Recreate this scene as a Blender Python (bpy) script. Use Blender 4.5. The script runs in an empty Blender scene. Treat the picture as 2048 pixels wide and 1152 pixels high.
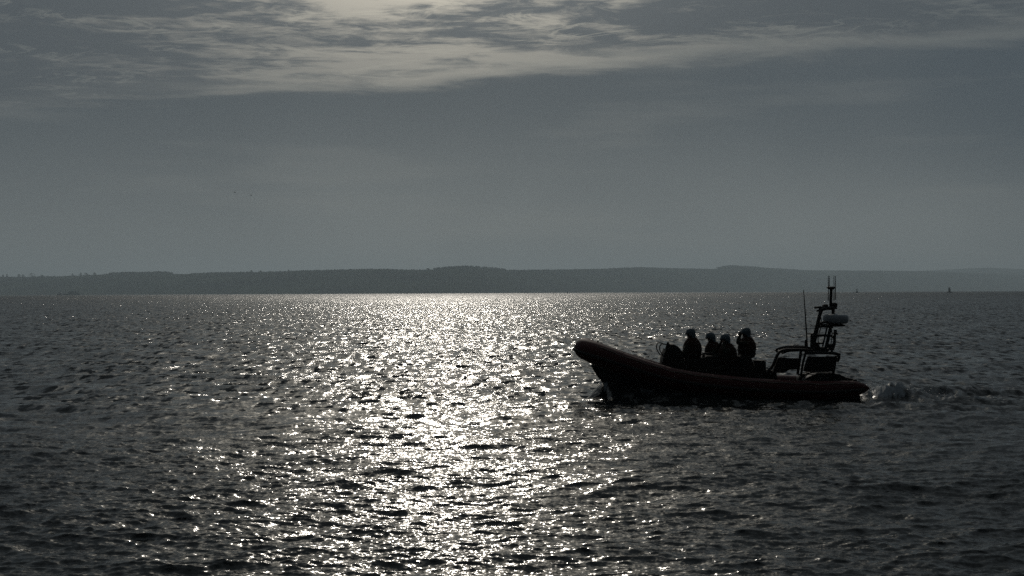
import bpy, math, random
import numpy as np
from mathutils import Vector, Matrix

R = math.radians
scene = bpy.context.scene
col = scene.collection

# ------------------------------------------------------------------ camera
CAM_H = 3.1
FPX = 2472.0                       # focal length in pixels of the 2048 px wide photograph
cam_d = bpy.data.cameras.new('camera')
cam_d.sensor_width = 36.0
cam_d.lens = FPX / 2048.0 * 36.0
cam_d.clip_start = 0.1
cam_d.clip_end = 60000.0
cam = bpy.data.objects.new('camera', cam_d)
col.objects.link(cam)
cam.location = (0, 0, CAM_H)
ROLL = math.atan(0.0040)
cam.rotation_euler = (R(90) + math.atan(9.0 / FPX), ROLL, 0)
scene.camera = cam

# ------------------------------------------------------------------ light
SUN_EL, SUN_AZ = 27.0, -3.6        # degrees; azimuth from +Y towards +X
EXPOSURE = -2.2
SUN_STRENGTH = 2.3
sd = Vector((math.sin(R(SUN_AZ)) * math.cos(R(SUN_EL)), math.cos(R(SUN_AZ)) * math.cos(R(SUN_EL)), math.sin(R(SUN_EL))))
sun_d = bpy.data.lights.new('sun', 'SUN')
sun_d.energy = SUN_STRENGTH
sun_d.angle = R(0.8)
sun_d.color = (1.0, 0.93, 0.83)
sun = bpy.data.objects.new('sun', sun_d)
col.objects.link(sun)
sun.rotation_euler = sd.to_track_quat('Z', 'Y').to_euler()
sun.location = (0, 0, 60)

scene.view_settings.view_transform = 'Standard'
scene.view_settings.look = 'None'
scene.view_settings.exposure = EXPOSURE
scene.view_settings.gamma = 1.0
scene.view_settings.use_curve_mapping = False
scene.render.engine = 'CYCLES'
scene.cycles.max_bounces = 5
scene.cycles.glossy_bounces = 3
scene.cycles.diffuse_bounces = 2
scene.cycles.volume_bounces = 1
scene.cycles.use_denoising = False
scene.cycles.denoiser = 'OPENIMAGEDENOISE'
scene.cycles.denoising_input_passes = 'RGB_ALBEDO_NORMAL'
scene.cycles.use_adaptive_sampling = False
scene.cycles.use_light_tree = True
scene.cycles.caustics_reflective = False
scene.cycles.caustics_refractive = False
scene.cycles.sample_clamp_indirect = 4.0


class NT:
    """small helper for node trees"""
    def __init__(self, tree):
        self.t = tree
        self.n = tree.nodes
        self.l = tree.links

    def node(self, typ, **kw):
        nd = self.n.new(typ)
        for k, v in kw.items():
            setattr(nd, k, v)
        return nd

    def put(self, sock, v):
        if isinstance(v, bpy.types.NodeSocket):
            self.l.new(v, sock)
        else:
            sock.default_value = v

    def m(self, op, a, b=0.0, c=0.0, clamp=False):
        nd = self.node('ShaderNodeMath', operation=op, use_clamp=clamp)
        for i, v in enumerate((a, b, c)):
            self.put(nd.inputs[i], v)
        return nd.outputs[0]

    def vm(self, op, a, b=(0, 0, 0), scale=None):
        nd = self.node('ShaderNodeVectorMath', operation=op)
        self.put(nd.inputs[0], a)
        self.put(nd.inputs[1], b)
        if scale is not None:
            self.put(nd.inputs['Scale'], scale)
        return nd.outputs['Value'] if op in ('DOT_PRODUCT', 'LENGTH') else nd.outputs[0]

    def smooth(self, v, lo, hi, to0=0.0, to1=1.0):
        nd = self.node('ShaderNodeMapRange', interpolation_type='SMOOTHSTEP')
        for i, x in enumerate((v, lo, hi, to0, to1)):
            self.put(nd.inputs[i], x)
        return nd.outputs[0]

    def mix(self, f, a, b):
        nd = self.node('ShaderNodeMix', data_type='RGBA')
        self.put(nd.inputs[0], f)
        self.put(nd.inputs[6], a)
        self.put(nd.inputs[7], b)
        return nd.outputs[2]

    def noise(self, vec, scale, detail=4.0, rough=0.5, dist=0.0):
        nd = self.node('ShaderNodeTexNoise')
        self.put(nd.inputs['Vector'], vec)
        nd.inputs['Scale'].default_value = scale
        nd.inputs['Detail'].default_value = detail
        nd.inputs['Roughness'].default_value = rough
        nd.inputs['Distortion'].default_value = dist
        return nd


# ------------------------------------------------------------------ sky
world = bpy.data.worlds.new('World')
scene.world = world
world.use_nodes = True
w = NT(world.node_tree)
w.n.clear()
K = 2.0 ** (-EXPOSURE)             # cloud radiances below are given as they look in the picture


def C(r, g, b, k=K):
    return (r * k, g * k, b * k, 1.0)


tc = w.node('ShaderNodeTexCoord')
d = tc.outputs['Generated']
sep = w.node('ShaderNodeSeparateXYZ')
w.l.new(d, sep.inputs[0])
dx, dy, dz = sep.outputs
up = w.m('MAXIMUM', dz, 0.012)
qx = w.m('DIVIDE', dx, up)
qy = w.m('DIVIDE', dy, up)
cmb = w.node('ShaderNodeCombineXYZ')
w.l.new(qx, cmb.inputs[0]); w.l.new(qy, cmb.inputs[1])
q = cmb.outputs[0]
# a cloud layer seen from below: position q on the layer
rot = w.node('ShaderNodeMapping')
rot.inputs['Rotation'].default_value = (0, 0, R(-16))
rot.inputs['Scale'].default_value = (0.72, 1.0, 1.0)
w.l.new(q, rot.inputs['Vector'])
qs = rot.outputs[0]
nbig = w.noise(qs, 0.75, 3.0, 0.5, 0.3).outputs['Fac']
nmid = w.noise(qs, 1.9, 9.0, 0.62, 0.5).outputs['Fac']
nfine = w.noise(qs, 6.5, 7.0, 0.65, 0.6).outputs['Fac']
nedge = w.noise(qs, 1.3, 8.0, 0.62, 0.4).outputs['Fac']
nwisp = w.noise(qs, 2.4, 7.0, 0.6, 1.2).outputs['Fac']
# edge of the upper deck
e = w.m('MULTIPLY_ADD', qx, 0.36, qy)
e = w.m('MULTIPLY_ADD', w.m('SUBTRACT', nedge, 0.5), 1.25, e)
deck = w.smooth(e, 5.95, 5.40)
rim = w.m('MULTIPLY', w.smooth(e, 5.85, 5.60), w.smooth(e, 5.0, 5.6))
# angle to the sun
ca = w.vm('DOT_PRODUCT', d, tuple(sd))
ca = w.m('MAXIMUM', ca, 0.0)
glow = w.m('POWER', ca, 55.0)
# thin / thick
thick = w.m('ADD', w.m('MULTIPLY', nbig, 0.60), w.m('MULTIPLY', nmid, 0.70))
thick = w.m('ADD', thick, w.m('MULTIPLY', w.m('SUBTRACT', nfine, 0.35), 0.60))
thick = w.m('SUBTRACT', thick, w.m('MULTIPLY', rim, 0.10))
left = w.smooth(qx, -0.5, -2.2)
thick = w.m('ADD', thick, w.m('MULTIPLY', left, 0.10))
rim = w.m('MULTIPLY', rim, w.m('SUBTRACT', 1.0, w.m('MULTIPLY', left, 0.65)))
tf = w.smooth(thick, 0.60, 0.82)
thin_c = w.mix(glow, C(0.108, 0.120, 0.126), C(2.3, 2.08, 1.66))
thick_c = w.mix(glow, C(0.066, 0.080, 0.092), C(0.36, 0.38, 0.38))
deck_c = w.mix(tf, thin_c, thick_c)
# bright wisps along thin ridges of the layer
ridge = w.smooth(w.m('ABSOLUTE', w.m('SUBTRACT', nwisp, 0.5)), 0.035, 0.0)
ridge = w.m('MULTIPLY', ridge, w.smooth(nmid, 0.58, 0.42))
wisp_c = w.mix(glow, C(0.135, 0.150, 0.150), C(2.6, 2.35, 1.85))
deck_c = w.mix(w.m('MULTIPLY', ridge, 0.55), deck_c, wisp_c)
deck_c = w.mix(w.m('MULTIPLY', rim, w.smooth(nfine, 0.40, 0.62, 0.15, 0.75)), deck_c, wisp_c)
# an overcast layer grows brighter towards the zenith
deck_c = w.vm('SCALE', deck_c, scale=w.m('MAXIMUM', 1.0, w.m('DIVIDE', w.m('MULTIPLY_ADD', dz, 2.0, 1.0), 1.40)))
# veil below the deck down to the horizon
el = w.m('DIVIDE', dz, w.m('SQRT', w.m('ADD', w.m('MULTIPLY', dx, dx), w.m('MULTIPLY', dy, dy))))
veil = w.mix(w.smooth(el, 0.17, 0.02), C(0.068, 0.085, 0.098), C(0.160, 0.178, 0.181))
nv = w.noise(d, 3.0, 4.0, 0.5, 0.2).outputs['Fac']
strm = w.node('ShaderNodeMapping')
strm.inputs['Scale'].default_value = (1.0, 1.0, 9.0)
w.l.new(d, strm.inputs['Vector'])
nst = w.noise(strm.outputs[0], 3.2, 5.0, 0.55, 0.1).outputs['Fac']
veil = w.mix(w.smooth(nv, 0.38, 0.66, 0.0, 0.35), veil, C(0.052, 0.067, 0.080))
bank = w.m('MULTIPLY', w.smooth(w.m('MULTIPLY_ADD', w.m('SUBTRACT', nv, 0.5), 0.5, dx), 0.10, 0.42), w.smooth(el, 0.05, 0.13))
veil = w.mix(w.m('MULTIPLY', bank, 0.75), veil, C(0.052, 0.070, 0.087))
veil = w.mix(w.smooth(nst, 0.50, 0.74, 0.0, 0.34), veil, C(0.180, 0.190, 0.184))
cloud = w.mix(deck, veil, deck_c)
# side of the sky away from the sun is dimmer
dim = w.smooth(ca, 0.0, 0.92, 0.24, 1.0)
cloud = w.vm('SCALE', cloud, scale=dim)
sky = w.node('ShaderNodeTexSky', sky_type='NISHITA')
sky.sun_disc = False
sky.sun_elevation = R(SUN_EL)
sky.sun_rotation = R(SUN_AZ)
sky.air_density = 1.0
sky.dust_density = 2.0
b1 = w.node('ShaderNodeBackground'); b1.inputs['Strength'].default_value = 0.05
w.l.new(sky.outputs[0], b1.inputs['Color'])
b2 = w.node('ShaderNodeBackground'); b2.inputs['Strength'].default_value = 1.0
w.l.new(cloud, b2.inputs['Color'])
mx = w.node('ShaderNodeMixShader'); mx.inputs[0].default_value = 0.93
w.l.new(b1.outputs[0], mx.inputs[1]); w.l.new(b2.outputs[0], mx.inputs[2])
wo = w.node('ShaderNodeOutputWorld')
w.l.new(mx.outputs[0], wo.inputs['Surface'])


# ------------------------------------------------------------------ helpers
def pix(px, py, D):
    """a point of the photograph at the depth D (metres from the camera along +Y)"""
    u, v = (px - 1024.0), (py - 585.5)
    c, s = math.cos(ROLL), math.sin(ROLL)
    uu = u * c - v * s
    vv = u * s + v * c
    return Vector((uu / FPX * D, D, CAM_H - vv / FPX * D))


def material(name, color, rough=0.6, metal=0.0, spec=0.5, vary=0.25, scale=6.0, bump=0.0):
    mt = bpy.data.materials.new(name)
    mt.use_nodes = True
    t = NT(mt.node_tree)
    p = t.n['Principled BSDF']
    tcn = t.node('ShaderNodeTexCoord')
    nz = t.noise(tcn.outputs['Object'], scale, 5.0, 0.6).outputs['Fac']
    f = t.smooth(nz, 0.3, 0.7)
    a = tuple(max(0.0, c * (1 - vary)) for c in color) + (1,)
    b = tuple(c * (1 + vary) for c in color) + (1,)
    t.l.new(t.mix(f, a, b), p.inputs['Base Color'])
    t.l.new(t.m('MULTIPLY_ADD', nz, 0.2, rough - 0.1), p.inputs['Roughness'])
    p.inputs['Metallic'].default_value = metal
    p.inputs['Specular IOR Level'].default_value = spec
    if bump:
        bn = t.node('ShaderNodeBump')
        bn.inputs['Strength'].default_value = bump
        bn.inputs['Distance'].default_value = 0.01
        t.l.new(nz, bn.inputs['Height'])
        t.l.new(bn.outputs[0], p.inputs['Normal'])
    return mt


M = dict(
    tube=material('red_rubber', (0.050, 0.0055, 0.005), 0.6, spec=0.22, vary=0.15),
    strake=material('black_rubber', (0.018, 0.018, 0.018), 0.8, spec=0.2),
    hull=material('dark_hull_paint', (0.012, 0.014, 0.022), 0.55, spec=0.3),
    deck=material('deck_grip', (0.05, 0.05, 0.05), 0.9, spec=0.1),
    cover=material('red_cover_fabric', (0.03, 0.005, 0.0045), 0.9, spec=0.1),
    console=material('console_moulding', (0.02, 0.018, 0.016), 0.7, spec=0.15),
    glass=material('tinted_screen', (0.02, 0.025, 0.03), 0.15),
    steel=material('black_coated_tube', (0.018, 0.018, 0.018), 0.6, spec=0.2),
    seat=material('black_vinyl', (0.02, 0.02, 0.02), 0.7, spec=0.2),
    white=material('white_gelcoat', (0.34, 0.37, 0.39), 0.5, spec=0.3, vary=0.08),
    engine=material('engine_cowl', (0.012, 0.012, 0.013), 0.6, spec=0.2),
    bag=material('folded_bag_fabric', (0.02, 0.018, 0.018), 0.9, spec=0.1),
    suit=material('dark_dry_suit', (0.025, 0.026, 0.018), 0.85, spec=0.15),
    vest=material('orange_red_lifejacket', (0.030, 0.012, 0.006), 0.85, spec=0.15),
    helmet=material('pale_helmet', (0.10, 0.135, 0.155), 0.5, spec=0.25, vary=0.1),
    visor=material('dark_visor', (0.02, 0.02, 0.02), 0.3),
    skin=material('skin', (0.22, 0.13, 0.10), 0.7, spec=0.2),
    rope=material('rope', (0.12, 0.11, 0.09), 0.9),
    hill=material('hill_woods_and_fields', (0.030, 0.038, 0.022), 0.95, spec=0.0, vary=0.75, scale=0.004),
    leaf=material('far_foliage', (0.04, 0.055, 0.025), 0.9, spec=0.0, vary=0.3, scale=0.2),
    bark=material('bark', (0.06, 0.045, 0.03), 0.9),
    buoy=material('buoy_paint', (0.03, 0.03, 0.03), 0.7),
    buoy_red=material('buoy_red_paint', (0.10, 0.015, 0.012), 0.7),
    ship=material('ship_hull_paint', (0.05, 0.06, 0.07), 0.7, scale=0.1),
    ship_w=material('ship_white_paint', (0.30, 0.31, 0.32), 0.7, scale=0.1),
    feather=material('gull_feathers', (0.15, 0.15, 0.15), 0.9),
)


class MB:
    """collects vertices and faces, builds ONE mesh object"""
    def __init__(self):
        self.v, self.f = [], []

    def add(self, vs, fs):
        o = len(self.v)
        self.v += [tuple(p) for p in vs]
        self.f += [tuple(i + o for i in f) for f in fs]
        return self

    def box(self, c, s, rot=None):
        cx, cy, cz = c
        vs = [Vector((x * s[0] / 2, y * s[1] / 2, z * s[2] / 2)) for z in (-1, 1) for y in (-1, 1) for x in (-1, 1)]
        if rot is not None:
            vs = [rot @ p for p in vs]
        vs = [(p.x + cx, p.y + cy, p.z + cz) for p in vs]
        return self.add(vs, [(0, 2, 3, 1), (4, 5, 7, 6), (0, 1, 5, 4), (2, 6, 7, 3), (0, 4, 6, 2), (1, 3, 7, 5)])

    def tube(self, pts, rad, seg=8, flat=1.0, cap=True):
        pts = [Vector(p) for p in pts]
        n = len(pts)
        if not hasattr(rad, '__len__'):
            rad = [rad] * n
        rings = []
        prev = None
        for i in range(n):
            t = (pts[min(i + 1, n - 1)] - pts[max(i - 1, 0)]).normalized()
            if prev is None:
                a = Vector((0, 0, 1)) if abs(t.z) < 0.9 else Vector((1, 0, 0))
                u = t.cross(a).normalized()
            else:
                u = (prev - t * prev.dot(t)).normalized()
            prev = u
            v = t.cross(u)
            rings.append([pts[i] + (u * math.cos(2 * math.pi * k / seg) + v * math.sin(2 * math.pi * k / seg) * flat) * rad[i] for k in range(seg)])
        vs = [p for r in rings for p in r]
        fs = []
        for i in range(n - 1):
            for k in range(seg):
                k2 = (k + 1) % seg
                fs.append((i * seg + k, i * seg + k2, (i + 1) * seg + k2, (i + 1) * seg + k))
        if cap:
            fs.append(tuple(range(seg - 1, -1, -1)))
            fs.append(tuple((n - 1) * seg + k for k in range(seg)))
        return self.add(vs, fs)

    def lathe(self, c, prof, seg=16, sx=1.0, sy=1.0, rot=None):
        """prof: list of (radius, z)"""
        vs, fs = [], []
        for r, z in prof:
            for k in range(seg):
                a = 2 * math.pi * k / seg
                p = Vector((r * math.cos(a) * sx, r * math.sin(a) * sy, z))
                if rot is not None:
                    p = rot @ p
                vs.append(p + Vector(c))
        n = len(prof)
        for i in range(n - 1):
            for k in range(seg):
                k2 = (k + 1) % seg
                fs.append((i * seg + k, i * seg + k2, (i + 1) * seg + k2, (i + 1) * seg + k))
        fs.append(tuple(range(seg - 1, -1, -1)))
        fs.append(tuple((n - 1) * seg + k for k in range(seg)))
        return self.add(vs, fs)

    def loft(self, sections, closed=False, cap=True):
        n = len(sections[0])
        vs = [p for s in sections for p in s]
        fs = []
        kk = n if closed else n - 1
        for i in range(len(sections) - 1):
            for k in range(kk):
                k2 = (k + 1) % n
                fs.append((i * n + k, i * n + k2, (i + 1) * n + k2, (i + 1) * n + k))
        if cap:
            fs.append(tuple(range(n - 1, -1, -1)))
            fs.append(tuple((len(sections) - 1) * n + k for k in range(n)))
        return self.add(vs, fs)

    def prism(self, outline, y0, y1):
        """outline: (x, z) points, extruded along y"""
        n = len(outline)
        vs = [(x, y0, z) for x, z in outline] + [(x, y1, z) for x, z in outline]
        fs = [tuple(range(n)), tuple(range(2 * n - 1, n - 1, -1))]
        for k in range(n):
            k2 = (k + 1) % n
            fs.append((k, k + n, k2 + n, k2))
        return self.add(vs, fs)

    def octa(self, c, r, rz=1.0, jit=None):
        ds = [(1, 0, 0), (0, 1, 0), (-1, 0, 0), (0, -1, 0), (0, 0, rz), (0, 0, -rz)]
        vs = []
        for a in ds:
            k = r * (jit.uniform(0.7, 1.25) if jit else 1.0)
            vs.append((c[0] + a[0] * k, c[1] + a[1] * k, c[2] + a[2] * k))
        return self.add(vs, [(0, 1, 4), (1, 2, 4), (2, 3, 4), (3, 0, 4), (1, 0, 5), (2, 1, 5), (3, 2, 5), (0, 3, 5)])

    def build(self, name, mat, parent=None, smooth=True, bevel=0.0):
        me = bpy.data.meshes.new(name)
        me.from_pydata(self.v, [], self.f)
        me.validate()
        me.materials.append(M[mat] if isinstance(mat, str) else mat)
        import bmesh
        bm = bmesh.new(); bm.from_mesh(me)
        bmesh.ops.recalc_face_normals(bm, faces=bm.faces)
        if bevel:
            bmesh.ops.bevel(bm, geom=list(bm.edges), offset=bevel, segments=2, affect='EDGES', profile=0.6)
        bm.to_mesh(me); bm.free()
        if smooth:
            me.polygons.foreach_set('use_smooth', [True] * len(me.polygons))
            try:
                me.set_sharp_from_angle(angle=R(50))
            except Exception:
                pass
        o = bpy.data.objects.new(name, me)
        col.objects.link(o)
        if parent is not None:
            o.parent = parent
        return o


def tag(o, label=None, cat=None, group=None, kind=None):
    if label: o['label'] = label
    if cat: o['category'] = cat
    if group: o['group'] = group
    if kind: o['kind'] = kind
    return o


def empty(name, loc, rz=0.0):
    o = bpy.data.objects.new(name, None)
    o.empty_display_size = 0.3
    o.location = loc
    o.rotation_euler = (0, 0, rz)
    col.objects.link(o)
    return o


def spline(pts, n=6):
    """Catmull-Rom through tuples of any width"""
    P = [np.array(p, float) for p in pts]
    P = [2 * P[0] - P[1]] + P + [2 * P[-1] - P[-2]]
    out = []
    for i in range(1, len(P) - 2):
        for k in range(n):
            t = k / n
            a, b, c, d_ = P[i - 1], P[i], P[i + 1], P[i + 2]
            out.append(0.5 * (2 * b + (c - a) * t + (2 * a - 5 * b + 4 * c - d_) * t * t + (3 * b - a - 3 * c + d_) * t ** 3))
    out.append(P[-2])
    return out


# ------------------------------------------------------------------ water
BD = 36.0                                  # the boat's distance
BO = pix(1440, 800, BD); BO.z = 0.0        # the boat's origin on the water


def ocean(L, N, lam_p, lam_lo, lam_hi, seed, slope, wind, spread, fall=3.6):
    rng = np.random.default_rng(seed)
    k1 = np.fft.fftfreq(N, d=L / N) * 2 * np.pi
    kx, ky = np.meshgrid(k1, k1, indexing='ij')
    k = np.hypot(kx, ky); k[0, 0] = 1e9
    kp = 2 * np.pi / lam_p
    Pk = k ** -fall * np.exp(-(kp / k) ** 2)
    Pk *= 1 / (1 + np.exp((k - 2 * np.pi / lam_lo) / (0.12 * 2 * np.pi / lam_lo)))
    Pk *= 1 / (1 + np.exp((2 * np.pi / lam_hi - k) / (0.12 * 2 * np.pi / lam_hi)))
    cosd = np.abs(kx * math.cos(wind) + ky * math.sin(wind)) / k
    Pk *= cosd ** spread + 0.02
    hk = (rng.standard_normal((N, N)) + 1j * rng.standard_normal((N, N))) * np.sqrt(Pk)
    hk[0, 0] = 0
    sx = np.fft.ifft2(1j * kx * hk).real; sy = np.fft.ifft2(1j * ky * hk).real
    s = math.sqrt((sx ** 2).mean() + (sy ** 2).mean())
    hk *= slope / s
    h = np.fft.ifft2(hk).real
    ux = np.fft.ifft2(-1j * kx / k * hk).real
    uy = np.fft.ifft2(-1j * ky / k * hk).real
    return h, ux, uy


def sample(F, L, x, y, ang):
    N = F[0].shape[0]
    c, s = math.cos(ang), math.sin(ang)
    u = ((x * c + y * s) / L * N) % N
    v = ((-x * s + y * c) / L * N) % N
    i = u.astype(np.int64) % N; j = v.astype(np.int64) % N
    fu, fv = u - np.floor(u), v - np.floor(v)
    fu = fu * fu * (3 - 2 * fu); fv = fv * fv * (3 - 2 * fv)
    i2, j2 = (i + 1) % N, (j + 1) % N
    out = [f[i, j] * (1 - fu) * (1 - fv) + f[i2, j] * fu * (1 - fv) + f[i, j2] * (1 - fu) * fv + f[i2, j2] * fu * fv for f in F]
    h, a, b = out
    return h, a * c - b * s, a * s + b * c


def sstep(x, a, b):
    t = np.clip((x - a) / (b - a), 0, 1)
    return t * t * (3 - 2 * t)


def vnoise(x, y, seed):
    """smooth value noise"""
    rng = np.random.default_rng(seed)
    T = rng.random((256, 256))
    i = np.floor(x).astype(np.int64); j = np.floor(y).astype(np.int64)
    fu, fv = x - i, y - j
    fu = fu * fu * (3 - 2 * fu); fv = fv * fv * (3 - 2 * fv)
    g = lambda a, b: T[a % 256, b % 256]
    return g(i, j) * (1 - fu) * (1 - fv) + g(i + 1, j) * fu * (1 - fv) + g(i, j + 1) * (1 - fu) * fv + g(i + 1, j + 1) * fu * fv


def fbm(x, y, seed, n=4):
    s, a, t = 0, 1.0, 0
    for k in range(n):
        s = s + a * vnoise(x * 2 ** k + 17.3 * k, y * 2 ** k + 5.1 * k, seed + k)
        t += a; a *= 0.55
    return s / t


def wake(x, y):
    """height and foam of the boat's bow wave and wake; boat-relative x (bow at -x), y away from the camera"""
    x = x - BO.x; y = y - BO.y
    bow, stern = -3.3, 3.75
    h = np.zeros_like(x); foam = np.zeros_like(x)
    # wave pushed out along the hull sides
    half = 0.95 * np.clip((x - bow) / 1.6, 0.0, 1.0) ** 0.6 + 0.12
    dist = np.abs(y) - half
    along = sstep(x, bow - 0.75, bow + 0.1) * (1 - sstep(x, stern - 0.3, stern + 0.4))
    amp = 0.50 * np.exp(-np.clip(x - bow - 0.5, 0, None) / 1.2) + 0.08
    h += along * amp * np.exp(-(np.clip(dist, -0.3, None) / (0.34 + 0.22 * np.exp(-np.clip(x - bow, 0, None) / 1.5))) ** 2)
    h -= along * 0.07 * np.exp(-((dist - 0.9) / 0.45) ** 2)
    rag = fbm(x * 2.6, y * 2.6, 31)
    foam += along * np.exp(-(dist / (0.30 + 0.25 * np.exp(-np.clip(x - bow, 0, None) / 1.5))) ** 2) * sstep(rag, 0.42, 0.60) * (0.45 + 0.8 * np.exp(-np.clip(x - bow, 0, None) / 1.3))
    # diverging arms
    for side, a0 in ((-1, 1.0), (1, 0.8)):
        xs = np.clip(x - (bow + 0.3), 0, None)
        line = side * (0.55 + 0.315 * xs)
        on = sstep(xs, 0.6, 3.0) * np.exp(-xs / 16.0)
        dd = y - line
        h += a0 * on * (0.13 * np.exp(-(dd / 0.42) ** 2) - 0.06 * np.exp(-((dd - side * 0.9) / 0.5) ** 2))
        foam += on * 0.35 * np.exp(-((dd) / 0.25) ** 2) * sstep(rag, 0.60, 0.72)
    for side in (-1, 1):
        xs = np.clip(x - stern + 0.2, 0, None)
        line = side * (0.75 + 0.34 * xs)
        on = sstep(xs, 0.0, 0.6) * np.exp(-xs / 9.0)
        dd = y - line
        h += on * 0.20 * np.exp(-(dd / 0.42) ** 2)
        foam += on * np.exp(-(dd / 0.36) ** 2) * sstep(rag, 0.44, 0.62)
    # churned water astern
    xs = np.clip(x - stern + 0.3, 0, None)
    wd = 1.05 + 0.30 * xs
    core = sstep(xs, 0.0, 0.7) * np.exp(-xs / 10.0) * np.exp(-(y / wd) ** 4)
    t1 = fbm(x * 1.5, y * 1.9, 51) - 0.5
    t2 = fbm(x * 8.0, y * 8.0, 71) - 0.5
    h += core * ((0.50 + 0.45 * np.exp(-xs / 2.0)) * t1 + (0.16 + 0.30 * np.exp(-xs / 2.2)) * t2)
    h += core * 0.42 * np.exp(-((xs - 1.6) / 0.9) ** 2) * np.exp(-((y + 0.75) / 0.7) ** 2)
    foam += core * (0.75 + 0.8 * np.exp(-xs / 2.6)) * sstep(t1 + 1.3 * t2, 0.0, 0.22)
    # flattened slick further behind
    slick = sstep(xs, 0.5, 3.0) * np.exp(-(y / (1.1 + 0.2 * xs)) ** 4) * np.exp(-xs / 40.0)
    return h, np.clip(foam, 0, 1), slick


def row_step(r):
    a = np.maximum(0.036, 0.5 * r * r / (CAM_H * FPX * 0.5))
    cap = 0.55 + 0.45 * (r / 300.0) ** 2.6
    return np.minimum(np.minimum(a, cap), 900.0)


def build_water():
    rr = [0.0, 2.5, 5.0, 6.6, 7.8, 8.6]
    r = 9.2
    while r < 19000:
        rr.append(r)
        r += row_step(r)
    rr.append(21000.0)
    rr = np.array(rr)
    fine = np.linspace(R(-27), R(27), 1120)
    coarse = np.linspace(R(27), R(333), 90)[1:-1]
    th = np.concatenate([fine, coarse])
    nr, nt = len(rr), len(th)
    Rg, Tg = np.meshgrid(rr, th, indexing='ij')
    X = Rg * np.sin(Tg); Y = Rg * np.cos(Tg)
    x, y, rad = X.ravel(), Y.ravel(), Rg.ravel()
    A = ocean(83.0, 1024, 2.5, 0.45, 12.0, 3, 0.135, R(98), 4.5, 3.0)
    Cw = ocean(131.0, 512, 7.0, 3.0, 22.0, 21, 0.045, R(64), 6.0)
    B = ocean(17.3, 768, 0.5, 0.09, 0.55, 8, 0.205, R(66), 6.0)
    drow = row_step(rad)
    fa = 1 - sstep(rad, 700, 2200)
    sa = 1 - sstep(np.log(rad), math.log(230), math.log(2500))
    sb = 1 - sstep(drow, 0.04, 0.24)
    fb = 1 - sstep(drow, 0.15, 0.62)
    gust = fbm(x / 19.0, y / 31.0, 5, 3)
    gust2 = fbm(x / 4.5, y / 6.0, 15, 2)
    kb = 0.55 + 0.85 * sstep(gust * 0.6 + gust2 * 0.4, 0.34, 0.64)
    ha, ax, ay = sample(A, 83.0, x, y, R(0))
    hb, bx_, by_ = sample(B, 17.3, x, y, R(23))
    hc, cx_, cy_ = sample(Cw, 131.0, x, y, R(11))
    ha = ha + hc; ax = ax + cx_; ay = ay + cy_
    wh, foam, slick = wake(x, y)
    near = (rad < 120)
    wh = wh * near; foam = foam * near
    kb = kb * (1 - 0.45 * slick)
    ha = ha * (1 - 0.25 * slick)
    z = ha * fa + hb * fb * kb + wh
    ch = 1.1
    x2 = x - ch * (ax * fa + bx_ * fb * kb); y2 = y - ch * (ay * fa + by_ * fb * kb)
    inner = rad < 9.0
    z[inner] *= (rad[inner] / 9.0)
    co = np.stack([x2, y2, z], 1).astype(np.float32)
    # faces
    i, j = np.meshgrid(np.arange(nr - 1), np.arange(nt), indexing='ij')
    i = i.ravel(); j = j.ravel(); j2 = (j + 1) % nt
    quads = np.stack([i * nt + j, (i + 1) * nt + j, (i + 1) * nt + j2, i * nt + j2], 1)
    quads = quads[i > 0]
    me = bpy.data.meshes.new('sea_water')
    # the ring at radius 0 collapses: use its first vertex as a fan centre
    jj = np.arange(nt); fan = np.stack([np.zeros(nt, int), nt + jj, nt + (jj + 1) % nt], 1)
    me.vertices.add(len(co)); me.vertices.foreach_set('co', co.ravel())
    nl = quads.size + fan.size
    me.loops.add(nl)
    me.loops.foreach_set('vertex_index', np.concatenate([quads.ravel(), fan.ravel()]).astype(np.int32))
    me.polygons.add(len(quads) + len(fan))
    ls = np.concatenate([np.arange(len(quads)) * 4, quads.size + np.arange(len(fan)) * 3]).astype(np.int32)
    me.polygons.foreach_set('loop_start', ls)
    me.polygons.foreach_set('use_smooth', np.ones(len(ls), bool))
    me.update(calc_edges=True)
    for nm, arr in (('foam', foam), ('lost_a', 1 - sa), ('lost_b', 1 - sb), ('ripple', kb)):
        at = me.attributes.new(nm, 'FLOAT', 'POINT')
        at.data.foreach_set('value', arr.astype(np.float32))
    return me


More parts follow.
